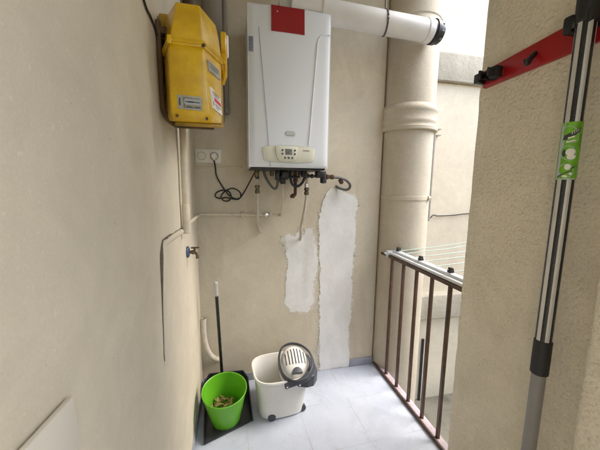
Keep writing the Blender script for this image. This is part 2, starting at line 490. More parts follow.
obj('filler_smear', ragged_patch(small[::-1], 21, .0018, 2.1, 150), 'filler_halo', bw, smooth=False)
obj('filler_smear', ragged_patch(tall[::-1], 27, .0026, 1.9, 260), 'filler_halo', bw, smooth=False)

# right side: pimpled pillar by the railing and the nearer pier
pl = tag(obj('wall_pillar', rough_block(1.19, 1.62, -1.40, -.80, -1.0, 2.74, .035, .010, .0028, 9), 'wall_pier', ang=60),
         'rough pimpled plaster pillar at the end of the railing, carrying the red broom rack', 'pillar')
tag(obj('wall_pier', rough_block(1.102, 1.60, -1.95, -1.325, -1.0, 2.74, .045, .014, .004, 8), 'wall_pier', ang=60),
    'nearer plaster pier in the lower right corner, jutting past the broom handle', 'wall')
bm = rough_block(1.12, 1.32, -3.15, -1.95, -1.0, .95, .15, .01, .003, 5)
tag(obj('parapet_wall', bm, 'wall_side', ang=60), 'low plaster parapet on the open side behind the photographer', 'wall')
rw = thing('added_rear_wall', 'unseen rear wall added behind the photographer, its opening shaped for the light', 'wall', (.6,-3.2,0))  # unseen wall added to shape the light from behind
bm = rough_block(-.01, 1.32, -3.30, -3.15, -.02, .95, .2, .006, .003, 5); obj('lower_part', bm, 'wall_side', rw, ang=60)
bm = rough_block(-.01, .50, -3.30, -3.15, .95, 2.74, .2, .006, .003, 5); obj('side_part', bm, 'wall_side', rw, ang=60)
bm = rough_block(.50, 1.32, -3.30, -3.15, 2.25, 2.74, .2, .006, .003, 5); obj('lintel', bm, 'wall_side', rw, ang=60)

# courtyard beyond the railing
cw = thing('courtyard_wall', 'pale courtyard wall seen between the round column and the pillar', 'wall', (4,.8,-1))
obj('rendered_face', rough_block(.0, 9, .70, .95, -1.05, 7.5, .3, .01, .006, 3), 'wall_court', cw, ang=60)
bm = rough_block(4.6, 4.9, -6, .69, -1.05, 2.6, .4, .01, .006, 3)
tag(obj('courtyard_side_wall', bm, 'wall_court', ang=60), 'far side wall of the courtyard, facing the railing', 'wall')
def course(z0, z1, d):
    bm = BM()
    P = [(.705), ]
    prof = [(.72, z1+.03), (.70-d, z1), (.70-d-.006, z1-.012), (.70-d, z0+.01), (.70-d+.01, z0), (.72, z0-.004)]
    k = 60
    loops = []
    for i in range(k+1):
        x = 1.3+7.6*i/k
        loops.append([(x, y+noise.noise(Vector((x*3, y, z*4)))*.004, z+noise.noise(Vector((x*2, 5, z)))*.004) for y, z in prof])
    add_loft(bm, loops); return bm
obj('string_course', course(2.28, 2.53, .045), 'ledge', cw, 'upper grainy concrete band')
obj('string_course', course(-.06, .20, .06), 'ledge', cw, 'lower grainy concrete band with a pale top edge')

# big round column
col = thing('drain_column', 'big round cream downpipe with a bell collar, just outside the railing', 'downpipe', (1.385,.012,-1))
cxy = (1.385, .012)
bm = BM()
prof = [(0,-1.0),(.172,-1.0),(.172,1.685),(.160,1.69)]
add_lathe(bm, prof, (*cxy, 0), n=64); obj('pipe', bm, 'column', col)
bm = BM()
add_lathe(bm, [(.150,1.672),(.188,1.670),(.193,1.675),(.193,1.694),(.1875,1.699),(.1855,1.706),(.186,1.716),(.1885,1.722),(.1895,1.730),(.1885,1.738),(.186,1.744),(.186,1.785),(.189,1.790),(.1905,1.80),(.189,1.812),(.183,1.822),(.174,1.836),(.150,1.84)], (*cxy, 0), n=64)
obj('collar', bm, 'column', col)
bm = BM()
add_lathe(bm, [(.10,1.75),(.1705,1.75),(.1705,2.335),(.168,2.34),(.168,2.346),(.1725,2.352),(.1725,2.75),(0,2.75)], (*cxy, 0), n=64); obj('pipe', bm, 'column', col)
bm = BM()
add_lathe(bm, [(.170,1.222),(.1755,1.223),(.1765,1.237),(.1755,1.25),(.170,1.251)], (*cxy, 0), n=64)
a = math.radians(-55); px, py = cxy[0]+.177*math.cos(a), cxy[1]+.177*math.sin(a)
add_box(bm, px-.014, px+.014, py-.008, py+.008, 1.222, 1.252, .002, rot=Matrix.Rotation(a+PI/2, 3, 'Z'))
add_tube(bm, [(px-.01,py-.012,1.238),(px+.012,py-.012,1.238)], .005, 8)
obj('strap', bm, 'column', col)

bm = BM(); add_tube(bm, [(2.085,.672,.975),(2.085,.672,1.86)], .022, 14)
cd = thing('conduit_pipe', 'thin vertical conduit on the courtyard wall beside the round column', 'pipe', (2.085,.68,.97))
obj('pipe', bm, 'riser', cd)
for z in (1.80, 1.855):
    bm = BM(); add_box(bm, 2.05, 2.16, .655, .699, z-.008, z+.008, .003); obj('bracket', bm, 'column', cd)
bm = BM()
add_tube(bm, smooth_path([(2.085,.69,.985),(2.13,.69,1.0),(2.16,.685,1.03),(2.22,.69,1.02),(2.4,.692,1.025),(2.62,.692,1.04),(3.2,.692,1.03),(4.2,.692,1.045)], 6), .0045, 6)
tag(obj('wall_cable', bm, 'rubber'), 'thin dark cable sagging along the courtyard wall', 'cable')
bm = BM(); add_tube(bm, [(2.152,.685,-1.0),(2.150,.685,-.29)], .013, 10)  # solid dark tube standing in for a narrow slot in the wall
tag(obj('dark_slot', bm, 'rubber'), 'narrow dark slot, drawn as a tube, low on the courtyard wall, seen through the balusters', 'pipe')

# ------------------------------------------------------------------ railing
rl = thing('railing', 'low maroon metal railing along the open side of the balcony', 'railing', (1.235,-.4,0))
bm = BM(); add_box(bm, 1.217, 1.257, -.797, -.004, .842, .858, .003)
obj('top_rail', bm, 'rail', rl)
bm = BM(); add_box(bm, 1.211, 1.2215, -.797, -.004, .001, .020, .002)
obj('bottom_rail', bm, 'rail', rl)
bm = BM(); add_box(bm, 1.223, 1.261, -.797, -.004, .001, .015, .002)
obj('rail_foot', bm, 'railfoot', rl)
for i in range(6):
    y = -.016-.1335*i
    bm = BM(); add_box(bm, 1.228, 1.244, y-.008, y+.008, .015, .843, .0015)
    add_lathe(bm, [(.012,.0155),(.010,.019),(0,.020)], (1.236, y, 0), n=10)
    obj('baluster', bm, 'rail', rl)

dr = thing('clothes_airer', 'white folding clothes airer with pale green lines clipped on top of the railing', 'clothes airer', (1.26,-.4,.86))
bm = BM(); add_box(bm, 1.228, 1.250, -.797, -.095, .8605, .877, .003)
add_box(bm, 1.252, 1.290, -.797, -.10, .866, .890, .004)
obj('frame_bar', bm, 'alu', dr)
bm = BM(); add_box(bm, 1.216, 1.256, -.125, -.092, .8385, .885, .003); add_box(bm, 1.2, 1.222, -.120, -.098, .862, .874, .002)
obj('clamp', bm, 'alu', dr)
bm = BM(); add_box(bm, 2.02, 2.05, -.80, -.10, .965, .985, .004); obj('frame_bar', bm, 'alu', dr)
for y in (-.785,):
    bm = BM(); add_tube(bm, [(1.275,y,.885),(2.03,y,.975)], .008, 8); obj('side_arm', bm, 'alu', dr)
for y in (-.155, -.39, -.632):
    bm = BM()
    add_box(bm, 1.262, 1.286, y-.012, y+.012, .888, .903, .003)
    add_box(bm, 1.258, 1.270, y-.017, y-.002, .900, .918, .003); add_box(bm, 1.272, 1.288, y-.004, y+.014, .900, .913, .003)
    add_tube(bm, [(1.274,y-.014,.908),(1.274,y+.014,.908)], .006, 8)
    obj('clip', bm, 'rubber', dr)
for i, y in enumerate((-.165,-.24,-.34,-.43,-.53,-.64,-.72)):
    bm = BM(); add_tube(bm, smooth_path([(1.272,y,.893),(1.65,y,.920),(2.03,y,.972)], 5), .0024, 6)
    obj('line', bm, 'line', dr)

# ------------------------------------------------------------------ boiler
X0, X1, ZB, ZT, YF = .300, .728, 1.406, 2.186, -.300
bo = thing('gas_boiler', 'white wall hung gas boiler with a red sticker and a cream control panel', 'boiler', (.514,-.15,1.4))
bm = BM(); add_box(bm, X0+.002, X1-.002, -.283, -.006, ZB+.002, ZT-.006, .004)
obj('casing', bm, 'white', bo)
bm = BM()
def fy(x):   # gently bowed front
    t = (x-.514)/.214
    return YF+.012*t*t
cols = 24
loops = []
zz = [ZB, ZB+.004, ZB+.012] + [ZB+.012+(ZT-ZB-.024)*k/12 for k in range(1, 12)] + [ZT-.012, ZT-.004, ZT]
dd = [.010, .003, 0]+[0]*11+[0, .003, .010]
for z, d in zip(zz, dd):
    L = [(X0, -.284, z)]
    for k in range(cols+1):
        x = X0+(X1-X0)*k/cols
        e = min(k, cols-k)
        L.append((x, fy(x)+d+(.006 if e == 0 else 0), z))
    L.append((X1, -.284, z)); loops.append(L)
add_loft(bm, loops)
obj('front_cover', bm, 'white', bo, ang=50)
# raised centre field, its two long edges lean inwards
bm = BM()
LE = [(.355,2.176),(.357,2.07),(.378,1.80),(.397,1.57),(.409,1.43),(.413,1.409)]
def edge_tube(pts, mat, r, name):
    b2 = BM(); add_tube(b2, smooth_path([(x, fy(x)-.0005, z) for x, z in pts], 8), r, 6); obj(name, b2, mat, bo)
edge_tube([(.355,2.078),(.362,1.99),(.378,1.80),(.397,1.57),(.4075,1.43),(.411,1.409)], 'groove', .0016, 'panel_joint')
edge_tube([(.727,2.085),(.69,2.080),(.668,2.068),(.655,2.040),(.648,1.96),(.634,1.78),(.620,1.59),(.614,1.525)], 'white', .0032, 'panel_joint')
# control panel
cp = BM()
pts = []
for k in range(17):
    x = .366+(.650-.366)*k/16; t = (x-.508)/.142
    pts.append((x, 1.519-.010*t*t-(.004 if k in (0, 16) else 0)))
low = []
for k in range(17):
    x = .643-(.643-.375)*k/16; t = (x-.508)/.134
    low.append((x, 1.429+.011*t*t+(.004 if k in (0, 16) else 0)))
ol = pts+low
add_prism(cp, [(x, fy(x)+.002, z) for x, z in ol], (0,-.0065,0), .0015)
pan = obj('control_panel', cp, 'cream', bo, ang=30)
b2 = BM()
o2 = [(.434,1.512),(.462,1.515),(.515,1.516),(.556,1.514),(.556,1.500),(.550,1.470),(.542,1.445),(.53,1.437),(.49,1.434),(.458,1.437),(.445,1.450),(.437,1.480)]
add_prism(b2, [(x, YF-.0042, z) for x, z in o2], (0,-.003,0), .001); obj('keypad', b2, 'cream', pan)
b2 = BM(); q = o2+[o2[0]]
add_tube(b2, [(x, YF-.0048, z) for x, z in o2], .0011, 5, closed=True); obj('keypad_outline', b2, 'groove', pan)
b2 = BM(); add_tube(b2, [(x, fy(x)-.0028, z) for x, z in ol], .0009, 5, closed=True); obj('panel_outline', b2, 'groove', pan)
b2 = BM(); add_box(b2, .4865, .5235, YF-.0085, YF-.006, 1.4715, 1.501, .001); obj('display', b2, 'lcd', pan)
b2 = BM(); add_box(b2, .493, .501, YF-.0088, YF-.0083, 1.480, 1.483); add_box(b2, .504, .516, YF-.0088, YF-.0083, 1.489, 1.492); add_box(b2, .503, .507, YF-.0088, YF-.0083, 1.478, 1.486)
obj('display_marks', b2, 'ink', pan)
for x, z in ((.472,1.494),(.472,1.476),(.538,1.494),(.538,1.476),(.4855,1.4555),(.505,1.4555),(.5245,1.4555)):
    b2 = BM(); add_lathe(b2, [(.0058,0),(.0058,.002),(.0045,.0032),(0,.0034)], (x, YF-.0068, z), (0,-1,0), 12); obj('button', b2, 'keys', pan)
b2 = BM(); add_text(b2, 'novanox', .0105, Matrix.Translation((.600, YF-.0044+.002, 1.4965)) @ Matrix.Rotation(PI/2, 4, 'X'), .0005)
obj('model_lettering', b2, 'ink', pan, smooth=False)
# badge
b2 = BM(); add_prism(b2, [(x, YF+.001, z) for x, z in round_rect(.5145, 1.580, .056, .026, .0125, 6)], (0,-.003,0), .001)
bd = obj('badge', b2, 'badge', bo)
b2 = BM(); add_text(b2, 'BAXI', .0215, Matrix.Translation((.5145, YF-.0023, 1.5805)) @ Matrix.Rotation(PI/2, 4, 'X') @ Matrix.Scale(.92, 4, (1,0,0)), .0006)
obj('badge_lettering', b2, 'stick_white', bd, smooth=False)
b2 = BM(); add_prism(b2, [(.4145,fy(.5)+.0012,2.1835-.002),(.5815,fy(.5)+.0012,2.1835-.003),(.5835,fy(.5)+.0012,2.0635),(.415,fy(.5)+.0012,2.0655)], (0,-.0028,0))
rs = obj('red_sticker', b2, 'redlabel', bo, smooth=False)
b2 = BM(); add_lathe(b2, [(.0035,0),(.0035,.0006)], (.445, fy(.5)-.0016, 2.155), (0,-1,0), 8); obj('chip', b2, 'stick_pale', rs)
b2 = BM()
for k in range(9): add_box(b2, .305, .327, -.2965, -.2895, 1.964+.0078*k, 1.968+.0078*k)
obj('vent_slots', b2, 'groove', bo, smooth=False)
b2 = BM(); add_box(b2, X0+.012, X1-.012, -.275, -.02, 1.396, 1.4075, .003); obj('base_tray', b2, 'black', bo)
# small valve bodies under the tray
def valve(name, x, y, z0, z1, r, mat, label=None):
    b = BM(); add_lathe(b, [(r*.8, z1),(r*.8, z1-.012),(r*1.15, z1-.014),(r*1.15, z0+.016),(r, z0+.014),(r, z0+.004),(r*.8, z0)], (x, y, 0), n=6)
    return obj(name, b, mat, bo, label, ang=20)
for x, y, z0, r, mt in ((.470,-.14,1.352,.013,'black'),(.500,-.125,1.325,.016,'rubber'),(.522,-.15,1.345,.012,'black'),(.557,-.13,1.365,.012,'brass'),(.600,-.15,1.37,.011,'black'),(.64,-.13,1.35,.012,'brass'),(.436,-.15,1.365,.011,'brass'),(.35,-.13,1.355,.012,'brass')):
    valve('valve', x, y, z0, 1.398, r, mt)
b2 = BM(); add_box(b2, .455, .478, -.175, -.14, 1.342, 1.396, .003); obj('valve_block', b2, 'black', bo)
b2 = BM(); add_box(b2, .49, .535, -.17, -.12, 1.352, 1.392, .004); obj('valve_block', b2, 'black', bo)
b2 = BM(); add_box(b2, .612,.632,-.17,-.13,1.362,1.396,.003); obj('valve_block', b2, 'black', bo)
b2 = BM(); add_tube(b2, [(.46,-.155,1.358),(.60,-.155,1.362)], .007, 8); obj('filling_loop', b2, 'black', bo)

# flue
fl = thing('flue_pipe', 'white horizontal flue pipe with a black end cap above the boiler', 'flue', (.58,-.235,2.19))
b2 = BM(); ax0, ax1 = Vector((.52,-.235,2.228)), Vector((1.335,-.235,2.200))
b2_path = fillet_path([(.50,-.200,2.178),(.50,-.200,2.2285),(.56,-.235,2.2275),(.80,-.235,2.2185)], .05)
d = (ax1-ax0).normalized()
add_tube(b2, [ax0, ax0+d*.12, ax1], .0600, 40); obj('tube', b2, 'whiteflue', fl)
b2 = BM(); add_lathe(b2, [(.058,0),(.0635,.003),(.0635,.035),(.0625,.04),(.058,.044)], ax1-d*.035, d, 40); obj('end_sleeve', b2, 'whiteflue', fl)
b2 = BM(); add_lathe(b2, [(.040,0),(.0605,.004),(.0605,.012),(.066,.016),(.066,.034),(.058,.062),(.050,.066),(.050,.02),(.0,.02)], ax1+d*.004, d, 40)
for k in range(10):
    a = 2*PI*k/10; q = Vector((0,0,1)).rotation_difference(d)
    p = ax1+d*.044+q @ Vector((.0615*math.cos(a), .0615*math.sin(a), 0))
    add_box(b2, p.x-.012, p.x+.012, p.y-.004, p.y+.004, p.z-.004, p.z+.004, .001)
obj('end_cap', b2, 'black', fl)
b2 = BM(); add_lathe(b2, [(.058,0),(.064,.002),(.064,.02),(.058,.022)], ax0+d*.16, d, 40); obj('seal_ring', b2, 'whiteflue', fl)
b2 = BM(); add_tube(b2, fillet_path([(.515,-.20,2.18),(.515,-.20,2.228),(.52,-.235,2.228)], .03), .056, 32); obj('elbow', b2, 'whiteflue', fl)
b2 = BM()
hc = ax0+d*.535
ring = []
for k in range(40):
    a = 2*PI*k/40
    ring.append(hc+Vector((.022*math.cos(a)*.6, math.cos(a)*.0625, math.sin(a)*.0625)))
t = BM(); add_tube(b2, ring, .0035, 6, closed=True, flat=(.6,1.6))
add_tube(b2, [hc+Vector((.0,0,.062)), hc+Vector((-.004,0,.2)), Vector((hc.x-.01, hc.y, 2.725))], .004, 6)
for k in range(0, 40, 2):
    p = ring[k]; add_lathe(b2, [(.0045,-.003),(.0045,.003)], p, (0, math.cos(2*PI*k/40), math.sin(2*PI*k/40)), 6)
tag(obj('pipe_hanger', b2, 'braid'), 'perforated metal strap hanging the white flue pipe', 'hanger')

# ------------------------------------------------------------------ pipes and hoses below the boiler
def hose(name, label, path, r, mat, nut=None, end_nut=None, n=8):
    root = thing(name, label, 'hose', path[0])
    b = BM(); add_tube(b, smooth_path(path, n), r, 12); obj('tube', b, mat, root)
    for q in (nut, end_nut):
        if q:
            (p, z0, z1, rr, mt) = q
            b = BM(); add_lathe(b, [(rr*.75,z0),(rr,z0+.003),(rr,z0+.018),(rr*.8,z0+.02),(rr*.8,z1-.016),(rr*1.05,z1-.014),(rr*1.05,z1-.002),(rr*.7,z1)], (p[0], p[1], 0), n=6)
            obj('nut', b, mt, root, ang=20)
    return root
hose('flexible_hose', 'pale beige hose hanging straight down from the left end of the boiler', [(.355,-.125,1.40),(.355,-.125,1.28),(.3555,-.12,1.18),(.357,-.10,1.09),(.368,-.06,1.045),(.382,-.005,1.015)], .0082, 'beigehose', ((.355,-.125),1.262,1.312,.014,'brass'), ((.355,-.125),1.345,1.395,.011,'black'))
hose('flexible_hose', 'pale beige hose ending at the top of the shorter white filler patch', [(.650,-.125,1.40),(.650,-.125,1.27),(.645,-.12,1.2),(.635,-.11,1.12),(.630,-.07,1.05),(.640,-.03,.99),(.642,.004,.955)], .0088, 'beigehose', ((.650,-.125),1.255,1.298,.015,'brass'), ((.650,-.125),1.298,1.325,.0135,'chrome'))
hose('braided_hose', 'grey braided hose bent in a V below the boiler, left of the copper pipe', [(.392,-.12,1.398),(.402,-.125,1.36),(.428,-.13,1.315),(.452,-.13,1.292),(.468,-.128,1.30),(.476,-.125,1.345),(.478,-.125,1.398)], .0075, 'braid')
hose('black_hose', 'black rubber hose looping in a U right of the copper pipe', [(.545,-.15,1.398),(.546,-.15,1.35),(.560,-.152,1.315),(.590,-.152,1.308),(.618,-.15,1.33),(.632,-.148,1.365),(.636,-.145,1.398)], .008, 'rubber')
cpn = thing('copper_pipe', 'short brown copper pipe with an elbow hanging under the middle of the boiler', 'pipe', (.578,-.135,1.25))
b2 = BM(); add_tube(b2, fillet_path([(.578,-.135,1.40),(.578,-.135,1.252),(.548,-.14,1.246)], .014), .0095, 12); obj('tube', b2, 'rust', cpn)
b2 = BM(); add_lathe(b2, [(.010,0),(.014,.002),(.014,.014),(.010,.016)], (.572,-.136,1.251), (-1,-.1,-.15), 10); obj('nut', b2, 'rust', cpn)
b2 = BM(); add_lathe(b2, [(.010,1.33),(.014,1.332),(.014,1.352),(.010,1.354)], (.578,-.135,0), n=8); obj('nut', b2, 'rust', cpn)
tr = thing('drain_trap', 'dark drain trap with a side knob at the right end of the boiler', 'drain trap', (.745,-.12,1.34))
b2 = BM(); add_box(b2, .704, .752, -.16, -.10, 1.358, 1.397, .004); add_lathe(b2, [(.012,1.325),(.020,1.33),(.020,1.36),(.016,1.398)], (.752,-.13,0), n=12)
obj('body', b2, 'black', tr)
b2 = BM(); add_lathe(b2, [(.006,0),(.006,.02),(.013,.022),(.013,.034),(.008,.036),(.008,.044),(.011,.046),(.011,.056),(.004,.058)], (.708,-.135,1.368), (-1,0,0), 10)
obj('knob', b2, 'black', tr)
dh = hose('drain_hose', 'short grey braided drain hose curling into the tall white filler patch', [(.775,-.13,1.366),(.815,-.125,1.364),(.86,-.11,1.362),(.91,-.09,1.35),(.95,-.065,1.325),(.957,-.05,1.30),(.94,-.038,1.287),(.905,-.02,1.295),(.88,0,1.31)], .0085, 'braid')
b2 = BM(); add_lathe(b2, [(.010,0),(.015,.003),(.015,.016),(.011,.02),(.011,.03),(.0145,.032),(.0145,.05),(.01,.052)], (.768,-.13,1.366), (1,.08,-.02), 6); obj('nut', b2, 'rust', dh, ang=20)
b2 = BM(); add_lathe(b2, [(.010,0),(.0145,.003),(.0145,.028),(.01,.03)], (.868,-.106,1.350), (.6,.45,-.65), 6); obj('nut', b2, 'rust', dh, ang=20)

gp = thing('gas_pipe', 'cream painted gas pipe from the yellow meter down the wall and across to the boiler', 'pipe', (.025,-.545,1.1))
b2 = BM(); add_tube(b2, [(.022,-.545,1.60),(.022,-.545,1.118)], .0135, 18); obj('vertical_run', b2, 'pipe_paint', gp)
b2 = BM(); add_lathe(b2, [(.013,1.106),(.0162,1.109),(.0162,1.228),(.0135,1.232)], (.022,-.545,0), n=18); obj('joint_sleeve', b2, 'pipe_paint', gp)
b2 = BM(); add_tube(b2, fillet_path([(.022,-.545,1.142),(.022,-.03,1.136),(.27,-.024,1.130),(.5,-.026,1.124),(.508,-.05,1.126),(.508,-.10,1.20),(.508,-.115,1.33)], .028), .0088, 12)
obj('horizontal_run', b2, 'pipe_paint', gp)
for x in (.27, .44):
    b2 = BM(); add_box(b2, x-.007, x+.007, -.036, -.0, 1.116, 1.143, .003); obj('clamp', b2, 'pipe_paint', gp)
b2 = BM(); add_lathe(b2, [(.0125,0),(.0125,.03)], (.400,-.0255,1.126), (1,0,0), 8)
add_lathe(b2, [(.009,0),(.009,.014),(.013,.016),(.012,.024),(0,.026)], (.416,-.034,1.127), (0,-1,0), 14)
obj('test_valve', b2, 'chrome', gp)
b2 = BM(); add_lathe(b2, [(.012,1.318),(.016,1.32),(.016,1.345),(.011,1.35),(.011,1.399)], (.508,-.115,0), n=6); obj('nut', b2, 'black', gp, ang=20)

bp = thing('buried_conduit', 'half buried conduit under cream plaster, stepping down the left wall', 'conduit', (0,-.9,.75))
b2 = BM(); add_tube(b2, fillet_path([(.002,-.50,1.114),(.000,-.80,1.128),(-.001,-.885,1.128),(-.002,-.905,1.10),(-.003,-.935,.76),(-.014,-.937,.74)], .02), .0115, 12)
obj('tube', b2, 'wall_side', bp)
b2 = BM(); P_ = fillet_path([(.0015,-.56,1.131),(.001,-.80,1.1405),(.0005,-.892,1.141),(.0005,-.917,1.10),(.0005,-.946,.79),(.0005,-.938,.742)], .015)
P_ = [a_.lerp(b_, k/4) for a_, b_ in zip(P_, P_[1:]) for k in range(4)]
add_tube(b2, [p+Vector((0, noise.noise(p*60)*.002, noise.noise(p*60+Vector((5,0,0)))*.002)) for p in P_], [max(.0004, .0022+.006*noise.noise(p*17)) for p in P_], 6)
obj('shadow_line', b2, 'shadow_brown', bp)  # thin dark tube draws the shadow line along the conduit

# wall tap near the corner
tp = thing('wall_tap', 'small brass tap with a blue rosette on the left wall near the corner', 'tap', (0,-.42,.99))
b2 = BM(); add_lathe(b2, [(.026,-.004),(.028,.0),(.024,.006),(.012,.010),(0,.010)], (.003,-.42,.997), (1,0,0), 20); obj('rosette', b2, 'blue', tp)
b2 = BM(); add_tube(b2, smooth_path([(.008,-.42,.995),(.03,-.42,.995),(.045,-.425,.985),(.047,-.43,.965)], 5), .007, 10)
add_lathe(b2, [(.010,0),(.010,.016)], (.02,-.42,.995), (1,0,0), 10)
obj('spout', b2, 'brass', tp)
b2 = BM(); add_tube(b2, [(.034,-.42,1.0),(.034,-.42,1.016)], .005, 8); add_box(b2, .018, .055, -.426, -.414, 1.013, 1.020, .002); obj('handle', b2, 'brass', tp)

# ducts behind the meter
b2 = BM(); add_lathe(b2, [(0,1.66),(.042,1.66),(.052,1.664),(.052,2.74),(0,2.74)], (.125,-.062,0), n=32)
tag(obj('riser_duct', b2, 'riser'), 'thick grey brown riser pipe in the corner behind the gas meter', 'pipe')
b2 = BM(); add_tube(b2, [(.189,-.03,1.725),(.189,-.03,2.74)], .016, 12); add_lathe(b2, [(.014,1.715),(.020,1.72),(.020,1.745),(.014,1.75)], (.189,-.03,0), n=14)
tag(obj('riser_pipe', b2, 'riser'), 'thin dark capped pipe between the thick riser and the boiler', 'pipe')
b2 = BM(); add_tube(b2, smooth_path([(.003,-1.12,1.87),(.003,-.96,1.783),(.003,-.90,1.775),(.003,-.85,1.768),(.004,-.825,1.745),(.006,-.80,1.70)], 6), .0030, 8)
tag(obj('wall_cable', b2, 'rubber'), 'thin dark cable running along the left wall behind the meter edge', 'cable')

# ------------------------------------------------------------------ gas meter
gm = thing('gas_meter', 'yellow faceted gas meter case with labels, high on the left wall', 'gas meter', (.1,-.75,1.47))
def sect(z, xl, xs, al, ar, br, yA=-.905, grow=0):
    g = grow
    return [(xl-g, -.72, z), (xs-g, -.815-g*.3, z), (al-g*.6, yA-g, z), (ar+g*.6, yA-g, z), (br+g, -.80-g*.5, z), (br+g, -.72, z)]
def bevelled(loops, bev, seg=3):
    t = bmesh.new(); add_loft(t, loops); bmesh.ops.recalc_face_normals(t, faces=t.faces)
    bmesh.ops.bevel(t, geom=t.edges[:], offset=bev, segments=seg, profile=.5, affect='EDGES'); return t
up = [sect(1.722,.016,.020,.052,.141,.188,-.905), sect(1.790,.020,.024,.066,.136,.179,-.902), sect(1.822,.024,.030,.070,.133,.172,-.896)]
obj('upper_cover', bevelled(up, .004), 'yellow', gm, ang=40)
def slope(L, dz): return [(x, y, z+dz*max(0, (y+.905)/.185)) for x, y, z in L]
lo = [slope(sect(1.496,.016,.022,.050,.158,.184,-.888), .034), sect(1.520,.010,.018,.046,.157,.184,-.906), sect(1.690,.012,.016,.048,.140,.186,-.915), sect(1.706,.014,.018,.052,.140,.186,-.908)]
low = obj('lower_cover', bevelled(lo, .0045), 'yellow', gm, ang=40)
st = [sect(1.7035,.014,.018,.051,.1405,.187,-.906,.004), sect(1.7115,.014,.018,.051,.1405,.187,-.906,.006), sect(1.7245,.015,.019,.052,.140,.187,-.906,.003)]
strap = obj('strap', bevelled(st, .002, 2), 'yellow', gm, ang=40)
b2 = BM()
q = sect(1.7135,.014,.018,.051,.1405,.187,-.906,.0062)
add_tube(b2, fillet_path(q, .006), .0030, 8); obj('strap_wire', b2, 'yellow', strap)
b2 = BM(); add_box(b2, .046, .058, -.918, -.905, 1.702, 1.726, .003); obj('strap_hook', b2, 'yellow', strap)
b2 = BM(); add_lathe(b2, [(.005,0),(.005,.006),(0,.007)], (.1415,-.912,1.708), (.5,-1,0), 8); obj('screw', b2, 'gasket', strap)
b2 = BM(); add_lathe(b2, [(0,.0),(.03,0),(.028,.012),(.018,.02),(0,.022)], (.085,-.82,1.820), n=20); obj('top_boss', b2, 'yellow', gm)
b2 = BM(); merge(b2, bevelled([[(.006,-.53,z),(.006,-.735,z),(.184,-.735,z),(.184,-.53,z)] for z in (1.548,1.80)], .012)); obj('casing', b2, 'ochre', gm)
# rim and bottom lip
rim = [(.006,1.80),(.006,1.570),(.012,1.530),(.040,1.499),(.16,1.500)]
b2 = BM(); add_tube(b2, fillet_path([(x, -.825, z) for x, z in rim], .025), .0085, 8)
add_box(b2, .002, .03, -.83, -.74, 1.765, 1.785, .003); obj('rim', b2, 'gasket', gm)
b2 = BM(); merge(b2, bevelled([slope([(.040,-.74,z),(.052,-.888,z),(.160,-.888,z),(.189,-.80,z),(.189,-.74,z)], .034) for z in (1.484,1.4945)], .003, 2)); obj('bottom_lip', b2, 'ochre', gm)
b2 = BM(); add_box(b2, .003, .034, -.80, -.735, 1.762, 1.836, .006); obj('mounting_lug', b2, 'ochre', gm)
b2 = BM(); add_tube(b2, fillet_path([(.055,-.66,1.79),(.055,-.66,1.885),(.055,-.40,1.89),(.03,-.3,1.89),(.03,-.3,2.72)], .04), .024, 16); add_lathe(b2, [(.025,1.80),(.034,1.802),(.034,1.835),(.025,1.84)], (.055,-.66,0), n=8); obj('inlet_pipe', b2, 'rust', gm)
# fittings on its right side
b2 = BM(); add_lathe(b2, [(.045,0),(.045,.014),(.040,.018)], (.186,-.70,1.80), (1,0,0), 28); rg = obj('regulator', b2, 'yellow', gm)
b2 = BM(); add_lathe(b2, [(.0,.0),(.036,0),(.036,.005),(.03,.008),(0,.008)], (.203,-.70,1.80), (1,0,0), 28); obj('regulator_cap', b2, 'stick_white', rg)
b2 = BM(); add_box(b2, .184, .205, -.735, -.70, 1.69, 1.765, .004); add_box(b2, .188, .198, -.745, -.72, 1.675, 1.70, .003)
add_tube(b2, smooth_path([(.186,-.79,1.712),(.198,-.785,1.716),(.201,-.775,1.70),(.196,-.77,1.668),(.19,-.765,1.652)], 5), .0055, 8)
obj('latch', b2, 'yellow', gm)
# labels: rating plate on the front, plates on the right facet
def on_quad(o, u, v, P, Q):
    return o+P*u+Q*v
def label_on(parent, name, o, P, Q, mat, marks, mmat='ink', lift=.0012):
    nrm = P.cross(Q).normalized()
    if nrm.y > 0: nrm = -nrm
    def quad(u0, u1, v0, v1, h0, h1):
        return [on_quad(o, u, v, P, Q)+nrm*h0 for u, v in ((u0,v0),(u1,v0),(u1,v1),(u0,v1))], nrm*(h1-h0)
    b = BM(); a, off = quad(0, 1, 0, 1, -.007, lift); add_prism(b, a, off); lab = obj(name, b, mat, parent, smooth=False)
    sets = {}
    for m_ in marks: sets.setdefault(m_[4] if len(m_) > 4 else mmat, []).append(m_)
    for k, ms in sets.items():
        b = BM()
        for m_ in ms:
            a, off = quad(m_[0], m_[1], m_[2], m_[3], lift*.5, lift+.0004); add_prism(b, a, off)
        obj('print', b, k, lab, smooth=False)
    return lab
def lowA(z):  # y of the lower front facet
    return -.906-(z-1.52)/(.17)*.009
def pA(x, z): return Vector((x, lowA(z)-.0012, z))
def pB(t, z):  # right facet: from front ridge (t=0) to back edge (t=1)
    k = (z-1.52)/.17
    a = Vector((.157-.017*k, lowA(z), z)); b = Vector((.184+.002*k, -.80, z))
    p = a.lerp(b, t); nn = Vector((b.y-a.y, -(b.x-a.x), 0)).normalized()
    if nn.y > 0: nn = -nn
    return p+nn*.0034
o_ = pA(.066,1.532); label_on(low, 'rating_plate', o_, pA(.134,1.530)-o_, pA(.066,1.570)-o_, 'stick_grey',
    [(.05,.11,.25,.80),(.24,.94,.44,.70,'badge'),(.3,.9,.5,.62),(.24,.95,.12,.16),(.24,.95,.28,.31),(.24,.9,.82,.85),(.24,.27,.12,.8),(.35,.6,.18,.24),(.66,.9,.18,.24)])
